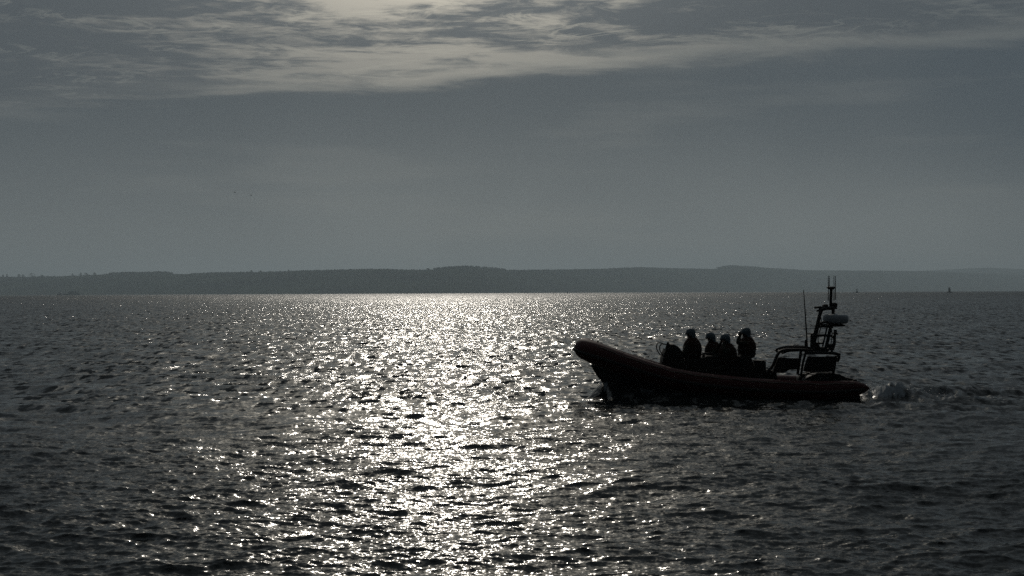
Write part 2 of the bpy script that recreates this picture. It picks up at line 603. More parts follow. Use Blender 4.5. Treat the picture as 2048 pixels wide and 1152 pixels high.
def water_material():
    mt = bpy.data.materials.new('sea_water')
    mt.use_nodes = True
    t = NT(mt.node_tree)
    p = t.n['Principled BSDF']
    geo = t.node('ShaderNodeNewGeometry')

    def attr(n):
        a = t.node('ShaderNodeAttribute', attribute_name=n)
        return a.outputs['Fac']
    foam, la, lb, rip = attr('foam'), attr('lost_a'), attr('lost_b'), attr('ripple')
    pos = geo.outputs['Position']

    def slopes(scale, sx, sy, detail, amp, rotz):
        mp = t.node('ShaderNodeMapping')
        mp.inputs['Rotation'].default_value = (0, 0, R(rotz))
        mp.inputs['Scale'].default_value = (sx, sy, 0.0)
        t.l.new(pos, mp.inputs['Vector'])
        c = t.noise(mp.outputs[0], scale, detail, 0.6).outputs['Color']
        v = t.vm('SUBTRACT', c, (0.5, 0.5, 0.5))
        v = t.vm('MULTIPLY', v, (1.12, 1.05, 0.0))
        return t.vm('SCALE', v, scale=amp)
    def patch(scale, sx, lo, hi, a, b, rotz):
        mp = t.node('ShaderNodeMapping')
        mp.inputs['Rotation'].default_value = (0, 0, R(rotz))
        mp.inputs['Scale'].default_value = (sx, 1.0, 0.0)
        t.l.new(pos, mp.inputs['Vector'])
        return t.smooth(t.noise(mp.outputs[0], scale, 4.0, 0.6).outputs['Fac'], lo, hi, a, b)
    pa = patch(0.30, 1.6, 0.42, 0.58, 0.5, 1.5, 7)
    pb = patch(0.05, 0.9, 0.43, 0.57, 0.6, 1.4, -5)
    pc = patch(0.008, 0.9, 0.43, 0.57, 0.7, 1.3, 3)
    pm = t.m('MULTIPLY', pa, t.m('MULTIPLY', pb, pc))
    fine = slopes(24.0, 0.6, 1.0, 2.0, t.m('MULTIPLY', rip, 0.56), 8)
    midr = slopes(4.2, 0.6, 1.0, 2.0, t.m('MULTIPLY', lb, t.m('MULTIPLY', pm, 1.0)), -6)
    big = slopes(0.42, 0.45, 1.0, 2.0, t.m('MULTIPLY', la, t.m('MULTIPLY', pm, 1.0)), 5)
    streak = slopes(2.0, 1.0, 0.22, 1.0, t.m('MULTIPLY', lb, 0.75), 4)
    lanes = slopes(0.7, 1.0, 0.10, 1.0, t.m('MULTIPLY', la, 0.8), -3)
    big = t.vm('ADD', big, t.vm('ADD', streak, lanes))
    def faces(scale, sx, sy, lo, hi, amp, rotz):
        mp = t.node('ShaderNodeMapping')
        mp.inputs['Rotation'].default_value = (0, 0, R(rotz))
        mp.inputs['Scale'].default_value = (sx, sy, 0.0)
        t.l.new(pos, mp.inputs['Vector'])
        f = t.smooth(t.noise(mp.outputs[0], scale, 2.0, 0.55).outputs['Fac'], lo, hi)
        cv_ = t.node('ShaderNodeCombineXYZ')
        t.l.new(t.m('MULTIPLY', f, t.m('MULTIPLY', amp, -1.0)), cv_.inputs[1])
        return cv_.outputs[0]
    # steep leading faces of the wavelets that the mesh is too coarse to carry
    big = t.vm('ADD', big, faces(2.4, 1.0, 0.34, 0.50, 0.66, t.m('MULTIPLY', lb, 0.48), 5))
    big = t.vm('ADD', big, faces(4.6, 0.45, 1.15, 0.52, 0.66, t.m('MULTIPLY', rip, 0.17), 6))
    big = t.vm('ADD', big, faces(0.8, 1.0, 0.13, 0.50, 0.66, t.m('MULTIPLY', la, 0.46), -4))
    nrm = t.vm('ADD', geo.outputs['Normal'], t.vm('ADD', fine, t.vm('ADD', midr, big)))
    nrm = t.vm('NORMALIZE', nrm)
    t.l.new(nrm, p.inputs['Normal'])
    # fine broken foam
    nz = t.noise(pos, 16.0, 6.0, 0.7).outputs['Fac']
    fm = t.smooth(t.m('ADD', t.m('MULTIPLY', foam, 0.9), t.m('SUBTRACT', nz, 0.5)), 0.40, 0.80)
    t.l.new(t.mix(fm, (0.013, 0.017, 0.017, 1), (0.26, 0.29, 0.31, 1)), p.inputs['Base Color'])
    rg = t.m('ADD', 0.16, t.m('MULTIPLY', la, 0.20))
    rg = t.m('ADD', rg, t.m('MULTIPLY', fm, 0.6))
    t.l.new(rg, p.inputs['Roughness'])
    p.inputs['IOR'].default_value = 1.333
    return mt


sea_me = build_water()
sea_me.materials.append(water_material())
sea = bpy.data.objects.new('sea_water', sea_me)
col.objects.link(sea)
tag(sea, 'choppy dark grey sea with a broad band of sun glitter', kind='structure')

# ------------------------------------------------------------------ hills on the far shore
RIDGE = 7000.0
prof = [(-700, 548), (-400, 552), (-200, 550), (0, 555), (60, 555), (100, 554), (150, 553), (200, 551), (222, 547), (260, 546), (330, 545), (355, 549), (385, 548), (430, 546),
        (500, 545), (560, 544), (600, 542), (700, 540), (745, 538.5), (790, 540), (850, 541), (870, 539), (892, 536.5), (935, 534), (975, 536.5), (1000, 539), (1015, 541),
        (1100, 540), (1200, 538.5), (1258, 536), (1282, 535), (1350, 537), (1428, 538.5), (1448, 533.5), (1462, 531.5), (1500, 534), (1550, 538), (1610, 541), (1680, 541.5),
        (1780, 542), (1850, 543), (1920, 545.5), (1990, 548), (2048, 551), (2200, 556), (2500, 562)]
prof2 = [(1300, 562), (1500, 556), (1700, 548), (1800, 544), (1860, 541.5), (1920, 538), (1975, 535.5), (2020, 538), (2060, 539), (2150, 536), (2300, 540), (2500, 545), (2900, 560)]


def shore_D(px):
    return np.interp(px, [-700, 0, 500, 900, 1500, 2048, 2500], [8200, 7600, 6800, 6700, 10400, 14200, 14800])


def ridge_h(pr, px):
    return np.interp(px, [a for a, _ in pr], [b for _, b in pr])


def hills(name, pr, D, n, seed, label):
    far = D is not None
    pxs = np.linspace(pr[0][0], pr[-1][0], n)
    rows = [(-0.120, -0.03), (-0.105, 0.10), (-0.085, 0.34), (-0.06, 0.58), (-0.03, 0.82), (-0.012, 0.94), (0, 1.0), (0.03, 0.9), (0.08, 0.55), (0.14, -0.05)]
    rng = np.random.default_rng(seed)
    xs, H = [], []
    Ds = np.full(n, D) if far else shore_D(pxs)
    for p_, t_, d_ in zip(pxs, ridge_h(pr, pxs), Ds):
        v = pix(p_, t_, d_)
        xs.append(v.x); H.append(v.z)
    xs = np.array(xs); H = np.array(H)
    vs, fs = [], []
    for ri, (dd, k) in enumerate(rows):
        wob = (fbm(xs / 420.0, np.full_like(xs, ri * 1.7), seed + 9, 3) - 0.5) * (0 if ri == 6 else 0.28)
        fuzz = (fbm(xs / 11.0, np.full_like(xs, ri * 3.1), seed + 3, 2) - 0.5) * 4.5 * (1 if k > 0.2 else 0)
        zz = H * np.clip(k + wob * k, -0.1, 0.97 if ri != 6 else 1.0) + fuzz
        for a in range(n):
            vs.append((xs[a] * (1 + dd), Ds[a] * (1 + dd), zz[a]))
    for ri in range(len(rows) - 1):
        for a in range(n - 1):
            fs.append((ri * n + a, ri * n + a + 1, (ri + 1) * n + a + 1, (ri + 1) * n + a))
    m = MB().add(vs, fs)
    o = m.build(name, 'hill')
    return tag(o, label, kind='structure')


hills('hills', prof, None, 900, 4, 'long low wooded ridge across the water')
hills('hills', prof2, 17000.0, 400, 14, 'paler farther ridge behind the right end of the near one')

# woods that read as one mass on the ridge
rnd = random.Random(11)
wood = MB()
for a, b, cnt, up_px in ((218, 345, 420, 1.2), (380, 500, 220, 0.8), (500, 860, 420, 0.8), (868, 1012, 520, 1.6), (1015, 1260, 240, 0.6), (1438, 1600, 480, 1.2), (1260, 1430, 120, 0.3), (1600, 1850, 200, 0.4), (-300, 215, 620, 0.6), (60, 110, 60, 1.2), (140, 200, 70, 1.2), (0, 50, 50, 1.0)):
    for _ in range(cnt):
        px_ = rnd.uniform(a, b)
        D_ = float(shore_D(px_)) * (1 + rnd.uniform(-0.008, 0.004))
        top = pix(px_, float(ridge_h(prof, px_)), D_)
        r_ = rnd.uniform(2.0, 6.0)
        wood.octa((top.x, D_, top.z - r_ * 0.5 + rnd.uniform(0.0, 1.0) ** 2 * up_px * 5.0), r_, 0.9, rnd)
tag(wood.build('woodland', 'leaf', smooth=False), 'dense far woodland along the top of the ridge', 'woodland', kind='stuff')


def far_tree(px_, top_py, width_px, label, seed, conifer=False):
    rn = random.Random(seed)
    D_ = float(shore_D(px_)) * (1 - 0.006)
    base = pix(px_, float(ridge_h(prof, px_)), D_)
    top = pix(px_, top_py, D_)
    H = top.z - base.z + 7.0
    t = empty('far_tree', (base.x, D_, base.z - 7.0))
    rad = width_px / FPX * D_ / 2 * 1.45
    tk = MB().tube([(0, 0, 0), (0.2, 0.1, H * 0.45), (0.1, 0, H * 0.85)], [0.55, 0.4, 0.12], 6)
    for a in range(4):
        an = a * 1.57 + rn.random()
        tk.tube([(0.1, 0, H * 0.45), (math.cos(an) * rad * 0.6, math.sin(an) * rad * 0.6, H * 0.68)], [0.22, 0.07], 5)
    tk.build('trunk', 'bark', t)
    cr = MB()
    for _ in range(130):
        u = rn.random()
        zc = H * (0.32 + 0.66 * u)
        rr_ = rad * ((1 - u) * 0.95 + 0.08 if conifer else math.sqrt(max(0.05, 1 - (2 * u - 0.9) ** 2)))
        an = rn.uniform(0, 6.283); q_ = rr_ * math.sqrt(rn.random())
        cr.octa((math.cos(an) * q_, math.sin(an) * q_, zc), rn.uniform(0.8, 1.9), 0.8, rn)
    cr.build('crown', 'leaf', t, smooth=False)
    return tag(t, label, 'tree', 'single trees on the far ridge')


order = ['first', 'second', 'third', 'fourth', 'fifth', 'sixth', 'seventh', 'eighth', 'ninth', 'tenth']
lt = [(6, 549, 4), (14, 548, 4), (38, 548.5, 5), (46, 549.5, 4), (64, 546.5, 9), (84, 550, 6), (145, 547.5, 5), (161, 546, 5), (172, 546, 6), (189, 545.5, 5)]
for k, (a, b, c_) in enumerate(lt):
    far_tree(a, b, c_, 'dark tree on the far ridge, %s from the left edge of the picture' % order[k], 100 + k, k in (0, 1, 6))
mt_ = [(503, 541, 4, 'left of two small trees on the low saddle of the far ridge'), (521, 541.5, 3, 'right of two small trees on the low saddle of the far ridge'),
       (577, 540, 3, 'slim lone tree on the far ridge left of the glitter'), (856, 536.5, 5, 'leftmost of three trees just left of the highest central wood'),
       (870, 536, 5, 'middle of three trees just left of the highest central wood'), (879, 535.5, 6, 'rightmost of three trees just left of the highest central wood'),
       (1437, 534.5, 6, 'tree at the left foot of the wooded hump above the crew')]
for k, (a, b, c_, lb_) in enumerate(mt_):
    far_tree(a, b, c_, lb_, 200 + k)


# ------------------------------------------------------------------ boat
def bp(px, py, dy=0.0):
    v = pix(px, py, BD + dy)
    return Vector((v.x - BO.x, dy, v.z))


boat = empty('rigid_inflatable_boat', BO)
tag(boat, 'dark red rigid inflatable rescue boat with four crew and stern mast, heading left', 'boat')

# inflatable collar: one side traced (px, py of its centre line, dy, radius), the other mirrored
side = [(1738, 777, -1.14, 0.03), (1728, 777, -1.14, 0.13), (1712, 778, -1.14, 0.21), (1692, 780, -1.14, 0.255), (1640, 782, -1.15, 0.27), (1560, 780, -1.16, 0.28), (1480, 775, -1.16, 0.29),
        (1400, 767, -1.15, 0.30), (1340, 757, -1.11, 0.305), (1290, 743, -1.02, 0.31), (1250, 730, -0.88, 0.315), (1215, 717, -0.68, 0.32), (1190, 707, -0.45, 0.32), (1174, 700, -0.20, 0.31)]
pts = []
for a, b, c_, r_ in side:
    v = bp(a, b, c_)
    pts.append((v.x, v.y, v.z, r_))
full = pts + [(pts[-1][0] - 0.05, 0.0, pts[-1][2] + 0.03, 0.31)] + [(x_, -y_, z_, r_) for x_, y_, z_, r_ in reversed(pts)]
sp = spline(full, 5)
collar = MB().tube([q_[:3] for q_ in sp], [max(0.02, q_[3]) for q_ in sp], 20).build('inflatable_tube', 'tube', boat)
# rubbing strake on the outside, seams and the grab line as pieces of the collar
st = []
for q_ in sp[6:-6]:
    x_, y_, z_, r_ = q_
    nx, ny = 0.0, math.copysign(1, y_) if abs(y_) > 1e-6 else 0.0
    k = min(1.0, abs(y_) / 0.9)
    n2 = Vector((-(1 - k), ny * k, 0)).normalized()
    st.append((x_ + n2.x * r_, y_ + n2.y * r_, z_ - 0.02))
MB().tube(st, 0.045, 8).build('rubbing_strake', 'strake', collar)
for k in (12, 22, 32, 42, 52):
    for idx in (k, len(sp) - 1 - k):
        a, b, c_ = sp[idx - 1], sp[idx], sp[idx + 1]
        MB().tube([a[:3] * 0.75 + b[:3] * 0.25, b[:3], c_[:3] * 0.25 + b[:3] * 0.75], [b[3] + 0.006] * 3, 20, cap=False).build('seam_band', 'tube', collar)
for sgn in (-1, 1):
    gl = []
    for q_ in sp[12:60]:
        x_, y_, z_, r_ = q_
        gl.append((x_, sgn * (abs(y_) + r_ * 0.72), z_ + r_ * 0.74 + 0.015 * math.sin(x_ * 9)))
    MB().tube(gl, 0.012, 5).build('grab_line', 'rope', collar)

# hull below the collar
secs = []
for a, keel, chine_y, half in ((1700, 806, 792, 1.05), (1640, 812, 794, 1.08), (1560, 815, 794, 1.08), (1480, 815, 792, 1.08), (1400, 813, 787, 1.05), (1330, 808, 778, 0.96), (1280, 800, 768, 0.82), (1245, 790, 757, 0.62), (1220, 779, 747, 0.42), (1205, 766, 737, 0.24), (1194, 753, 728, 0.12), (1184, 736, 716, 0.04)):
    kx_ = bp(a, keel, 0); cz = bp(a, chine_y, 0).z
    tz = cz + 0.30
    secs.append([(kx_.x, -half - 0.02, tz), (kx_.x, -half, cz), (kx_.x, -half * 0.5, (cz + kx_.z * 1.3) / 2.3), (kx_.x, 0, kx_.z), (kx_.x, half * 0.5, (cz + kx_.z * 1.3) / 2.3), (kx_.x, half, cz), (kx_.x, half + 0.02, tz)])
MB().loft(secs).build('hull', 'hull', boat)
# deck inside the collar
dk = []
for a, z_, half in ((1695, 0.42, 0.95), (1560, 0.42, 0.98), (1400, 0.45, 0.98), (1320, 0.58, 0.86), (1270, 0.80, 0.66), (1225, 1.05, 0.36)):
    x_ = bp(a, 780, 0).x
    dk.append([(x_, -half, z_), (x_, half, z_), (x_, half, z_ - 0.06), (x_, -half, z_ - 0.06)])
MB().loft(dk, closed=True).build('deck', 'deck', boat)
# transom
xt = bp(1694, 780, 0).x
MB().prism([(xt - 0.05, -0.15), (xt + 0.03, -0.15), (xt + 0.03, 0.60), (xt - 0.05, 0.60)], -0.95, 0.95).build('transom', 'hull', boat, bevel=0.015)
# fabric cover over the bow, arched between the tubes
cv = []
for a, py_, half, arch in ((1176, 690, 0.30, 0.06), (1198, 697, 0.52, 0.10), (1230, 706, 0.78, 0.12), (1265, 718, 0.95, 0.12), (1300, 730, 1.05, 0.10), (1318, 737, 1.07, 0.08)):
    c_ = bp(a, py_, 0)
    cv.append([(c_.x, half * k / 5, c_.z + arch * (1 - (k / 5) ** 2)) for k in range(-5, 6)] + [(c_.x, half * k / 5, c_.z + arch * (1 - (k / 5) ** 2) - 0.02) for k in range(5, -6, -1)])
MB().loft(cv, closed=True).build('bow_cover', 'cover', boat)
# bow bollard and lashing handles on the nose
nz_ = bp(1196, 683, 0)
MB().tube([(nz_.x - 0.05, -0.16, nz_.z - 0.10), (nz_.x, -0.16, nz_.z + 0.0), (nz_.x, 0.16, nz_.z + 0.0), (nz_.x - 0.05, 0.16, nz_.z - 0.10)], 0.018, 6).build('bow_handle', 'steel', boat)

# steering console: rounded hood
xs_ = [(1321, 760, 0.30), (1322, 722, 0.31), (1326, 705, 0.31), (1331, 694, 0.30), (1338, 688.5, 0.29), (1346, 688.5, 0.28), (1354, 693, 0.28), (1361, 702, 0.27), (1365, 712, 0.26), (1367, 760, 0.26)]
con = [(bp(a, b, 0), c_) for a, b, c_ in xs_]
ol = [(v.x, v.z) for v, _ in con]
console = MB().prism(ol, -0.36, 0.36).build('console', 'console', boat, bevel=0.03)
ws = [bp(1329, 697, 0), bp(1333, 683.5, 0), bp(1337, 689, 0)]
MB().prism([(ws[0].x - 0.02, ws[0].z), (ws[1].x - 0.02, ws[1].z), (ws[1].x + 0.015, ws[1].z), (ws[2].x + 0.02, ws[2].z)], -0.30, 0.30).build('windscreen', 'glass', console)
for sg in (-0.38, 0.38):
    g = [bp(1324, 712, 0), bp(1317, 701, 0), bp(1316.5, 692, 0), bp(1320, 687.5, 0), bp(1327, 688, 0), bp(1332, 692, 0)]
    MB().tube([q_[:3] for q_ in spline([(v.x, sg, v.z) for v in g], 4)], 0.018, 6).build('grab_rail', 'steel', console)
wc = bp(1368, 704, 0)
rim_ = [(wc.x + 0.06 * math.cos(a), 0.17 * math.sin(a), wc.z + 0.16 * math.cos(a)) for a in np.linspace(0, 2 * math.pi, 17)]
wheel = MB().tube(rim_, 0.015, 6, cap=False)
wheel.tube([(wc.x - 0.12, 0, wc.z), (wc.x, 0, wc.z)], 0.02, 6)
for a in (0, 2.09, 4.19):
    wheel.tube([(wc.x, 0, wc.z), (wc.x + 0.06 * math.cos(a), 0.17 * math.sin(a), wc.z + 0.16 * math.cos(a))], 0.01, 5)
wheel.build('steering_wheel', 'steel', console)

# long seat pod that carries the jockey seats
pod = [(1362, 770), (1364, 722), (1370, 718), (1402, 716), (1410, 711), (1498, 712), (1504, 732), (1510, 738), (1548, 741), (1552, 770)]
MB().prism([(bp(a, b, 0).x, bp(a, b, 0).z) for a, b in pod], -0.34, 0.50).build('seat_pod', 'console', boat, bevel=0.03)
# jockey seats
for a, dy_ in ((1387, 0.0), (1432, 0.36), (1461, -0.30), (1493, 0.05)):
    c_ = bp(a, 727, dy_)
    s_ = MB().prism([(c_.x - 0.28, 0.42), (c_.x + 0.22, 0.42), (c_.x + 0.20, 0.86), (c_.x - 0.24, 0.86)], dy_ - 0.13, dy_ + 0.13).build('seat', 'console', boat, bevel=0.02)
    MB().prism([(c_.x - 0.26, 0.862), (c_.x + 0.22, 0.862), (c_.x + 0.20, 0.95), (c_.x - 0.24, 0.94)], dy_ - 0.16, dy_ + 0.16).build('cushion', 'seat', s_, bevel=0.03)
    bx0 = c_.x + 0.20
    if a < 1480:
        MB().prism([(bx0, 0.95), (bx0 + 0.07, 0.95), (bx0 + 0.13, 1.26), (bx0 + 0.07, 1.28)], dy_ - 0.15, dy_ + 0.15).build('backrest', 'seat', s_, bevel=0.025)
v1, v2 = bp(1404, 707.5, 0), bp(1424, 708, 0)
MB().tube([(v1.x, -0.05, v1.z), (v2.x, -0.05, v2.z)], 0.03, 8).build('seat_rail', 'steel', boat)
# storage box behind the crew
a_, b_ = bp(1507, 722.5, 0), bp(1528, 760, 0)
sb = MB().prism([(a_.x, a_.z - 0.02), (b_.x, a_.z), (b_.x, b_.z), (a_.x - 0.03, b_.z)], -0.30, 0.22).build('storage_box', 'seat', boat, bevel=0.02)
MB().prism([(a_.x - 0.012, a_.z + 0.002), (b_.x + 0.012, a_.z + 0.012), (b_.x + 0.012, a_.z + 0.035), (a_.x - 0.012, a_.z + 0.025)], -0.315, 0.235).build('lid', 'seat', sb)

# stern roll frame: two side hoops joined across, with folded bags slung in them
frame = MB()
HY = 0.62


def poly(pp, r_, dy_, m, n=3):
    m.tube([q_[:3] for q_ in spline([tuple(bp(a, b, dy_)) for a, b in pp], n)], r_, 7)


for dy_ in (-HY, HY):
    off = -0.0
    poly([(1534, 746), (1546, 731), (1553, 714), (1560, 704), (1572, 700.5), (1600, 700), (1625, 702)], 0.045, dy_, frame)
    poly([(1602, 702), (1599, 724), (1595, 750)], 0.042, dy_, frame)
    poly([(1612, 704), (1606, 726), (1602, 752)], 0.036, dy_, frame)
    poly([(1610, 706), (1640, 706), (1668, 707), (1676, 710), (1678, 716), (1674, 724)], 0.045, dy_, frame)
    poly([(1672, 712), (1669, 732), (1666, 750)], 0.042, dy_, frame)
for a, b in ((1560, 703), (1600, 700), (1622, 703), (1668, 707)):
    c0 = bp(a, b, 0)
    frame.tube([(c0.x, -HY, c0.z), (c0.x, HY, c0.z)], 0.035, 7)
roll = frame.build('roll_frame', 'steel', boat)
for out in ([(1556, 716), (1562, 714.5), (1574, 716.5), (1599, 717.5), (1596, 739), (1578, 739.5), (1566, 746), (1545, 746), (1549, 734)],
            [(1616, 713), (1640, 714), (1671, 713), (1668, 744), (1640, 742), (1607, 743), (1611, 728)]):
    o2 = [(bp(a, b, -HY).x, bp(a, b, -HY).z) for a, b in out]
    o3 = [(bp(a, b, HY).x, bp(a, b, HY).z) for a, b in out]
    MB().prism(o2, -HY - 0.07, -HY + 0.10).build('slung_bag', 'bag', roll, bevel=0.02)
    MB().prism(o3, HY - 0.10, HY + 0.07).build('slung_bag', 'bag', roll, bevel=0.02)
# rolled righting bag on top of the frame
c0, c1 = bp(1556, 702, 0), bp(1622, 700, 0)
MB().tube([q_[:3] for q_ in spline([(c0.x + 0.02, -0.3, c0.z - 0.02), (c0.x + 0.25, -0.32, c0.z + 0.05), (c1.x - 0.25, -0.32, c1.z + 0.04), (c1.x, -0.3, c1.z)], 4)], 0.075, 9).build('righting_bag', 'bag', roll)
MB().tube([q_[:3] for q_ in spline([(c0.x + 0.02, 0.3, c0.z - 0.02), (c0.x + 0.25, 0.32, c0.z + 0.05), (c1.x - 0.25, 0.32, c1.z + 0.04), (c1.x, 0.3, c1.z)], 4)], 0.075, 9).build('righting_bag', 'bag', roll)

# twin outboard engines
for dy_ in (-0.36, 0.36):
    e0 = bp(1646, 748, 0)
    prf = [(1601, 756), (1608, 750), (1625, 744.5), (1648, 743), (1668, 746), (1682, 752), (1690, 762), (1690, 776), (1676, 784), (1612, 786), (1600, 775)]
    eng = MB().prism([(bp(a, b, 0).x, bp(a, b, 0).z) for a, b in prf], dy_ - 0.24, dy_ + 0.24).build('outboard_engine', 'engine', boat, bevel=0.06)
    ex = bp(1672, 790, 0).x
    MB().prism([(ex - 0.16, 0.25), (ex + 0.14, 0.25), (ex + 0.10, -0.45), (ex - 0.06, -0.45)], dy_ - 0.07, dy_ + 0.07).build('engine_leg', 'engine', eng, bevel=0.02)
    MB().lathe((ex + 0.16, dy_, -0.42), [(0.05, -0.12), (0.06, 0.0), (0.02, 0.12)], 10, rot=Matrix.Rotation(R(90), 3, 'Y')).build('propeller_hub', 'engine', eng)

# mast: inclined ladder-like frame
mast = MB()
for dy_ in (-0.28, 0.28):
    poly([(1621, 703), (1626, 683), (1634, 652), (1641, 625), (1648, 618), (1668, 617)], 0.053, dy_, mast)
    poly([(1649, 704), (1655, 682), (1661, 655), (1665, 648)], 0.050, dy_, mast)
    poly([(1629, 690), (1636, 658), (1638, 648)], 0.027, dy_, mast)
    poly([(1645, 694), (1651, 668), (1655, 652)], 0.025, dy_, mast)
    poly([(1652, 703), (1660, 697), (1668, 688), (1669, 678), (1665, 672)], 0.044, dy_, mast)
    poly([(1663, 704), (1669, 690), (1670, 668)], 0.035, dy_, mast)
    poly([(1622, 696), (1622.5, 680), (1623, 668)], 0.033, dy_, mast)
    poly([(1636, 648), (1650, 645), (1662, 648)], 0.037, dy_, mast)
    poly([(1634, 655), (1650, 653), (1660, 655)], 0.030, dy_, mast)
    poly([(1631, 672), (1650, 671.5), (1664, 672.5)], 0.037, dy_, mast)
    poly([(1626, 687), (1648, 687)], 0.027, dy_, mast)
    poly([(1629, 616), (1640, 615), (1650, 617)], 0.033, dy_ * 0.6, mast)
    poly([(1640, 617), (1637, 622), (1633, 621.5)], 0.027, dy_ * 0.6, mast)
for a, b in ((1648, 617), (1668, 617), (1634, 652), (1660, 655), (1664, 672), (1627, 687), (1621, 701), (1650, 701), (1622, 668), (1670, 668)):
    c0 = bp(a, b, 0)
    mast.tube([(c0.x, -0.28, c0.z), (c0.x, 0.28, c0.z)], 0.026, 6)
poly([(1665, 648), (1666, 632), (1666, 617)], 0.05, 0.0, mast)
mast_o = mast.build('mast', 'steel', boat)
c0 = bp(1640, 699, 0)
MB().box((c0.x, 0, c0.z), (0.28, 0.5, 0.14)).build('mast_foot_box', 'steel', mast_o, bevel=0.02)
for a, b, w_, h_ in ((1629, 693, 0.16, 0.16), (1656, 694, 0.14, 0.18), (1667, 664, 0.07, 0.12), (1644, 650, 0.20, 0.06)):
    c0 = bp(a, b, 0)
    MB().box((c0.x, -0.2, c0.z), (w_, 0.14, h_)).build('mast_fitting', 'steel', mast_o, bevel=0.015)
for pp in ([(1660, 650), (1664, 668), (1661, 690), (1650, 706)], [(1640, 628), (1643, 650), (1636, 676), (1640, 700)]):
    cb = MB()
    poly(pp, 0.014, -0.05, cb, 5)
    cb.build('cable', 'strake', mast_o)
# radar dome
c0 = bp(1671.5, 639.5, 0)
k = 1 / 68.7
rad_ = 25 * k
dome = MB().lathe((c0.x, 0, c0.z), [(0.02, -8.6 * k), (rad_ * 0.70, -8.4 * k), (rad_ * 0.90, -7 * k), (rad_ * 0.985, -3 * k), (rad_, 2 * k), (rad_ * 0.985, 6 * k), (rad_ * 0.94, 8.5 * k), (rad_ * 0.80, 10.2 * k), (rad_ * 0.45, 11.2 * k), (0.02, 11.5 * k)], 32).build('radar_dome', 'white', boat)
MB().lathe((c0.x, 0, c0.z - 12 * k), [(rad_ * 0.60, -2 * k), (rad_ * 0.74, -1 * k), (rad_ * 0.74, 1 * k), (rad_ * 0.5, 3.2 * k)], 20).build('radar_bracket', 'steel', dome)
# nav lights and the top pole
for a, b, wd, hh in ((1650.5, 612.5, 0.09, 0.10), (1668, 611, 0.10, 0.15)):
    c0 = bp(a, b, 0)
    MB().lathe((c0.x, 0, c0.z), [(wd * 0.7, -hh / 2), (wd, -hh / 4), (wd, hh * 0.3), (wd * 0.6, hh / 2)], 12).build('navigation_light', 'seat', mast_o)
pole = MB()
poly([(1661, 617), (1661.5, 598), (1662.5, 577)], 0.045, 0.0, pole)
pole_o = pole.build('top_pole', 'steel', mast_o)
c0 = bp(1662.5, 576, 0)
MB().lathe((c0.x, 0, c0.z), [(0.04, -0.06), (0.11, -0.02), (0.135, 0.0), (0.135, 0.02), (0.10, 0.035), (0.03, 0.04)], 18).build('aerial_disc', 'steel', pole_o)
ca_ = [(1656.5, 552, -0.06, 602), (1658.5, 552, 0.06, 578), (1668, 552, 0.06, 602), (1671, 552, -0.06, 600)]
for a, top_, dy_, bot in ca_:
    p0, p1 = bp(a, bot, dy_), bp(a, top_, dy_)
    MB().tube([p0, p1], [0.014, 0.008], 6).build('whip_aerial', 'steel', pole_o)
wa = MB().tube([bp(1614.5, 700, -0.3), bp(1613, 668, -0.3), bp(1609.5, 615, -0.3), bp(1607, 580, -0.3)], [0.026, 0.022, 0.016, 0.010], 7).build('long_whip_aerial', 'steel', boat)
c0 = bp(1612, 688, -0.3)
MB().lathe((c0.x, -0.3, c0.z), [(0.03, -0.12), (0.045, -0.06), (0.045, 0.06), (0.025, 0.12)], 10).build('aerial_base', 'steel', wa)


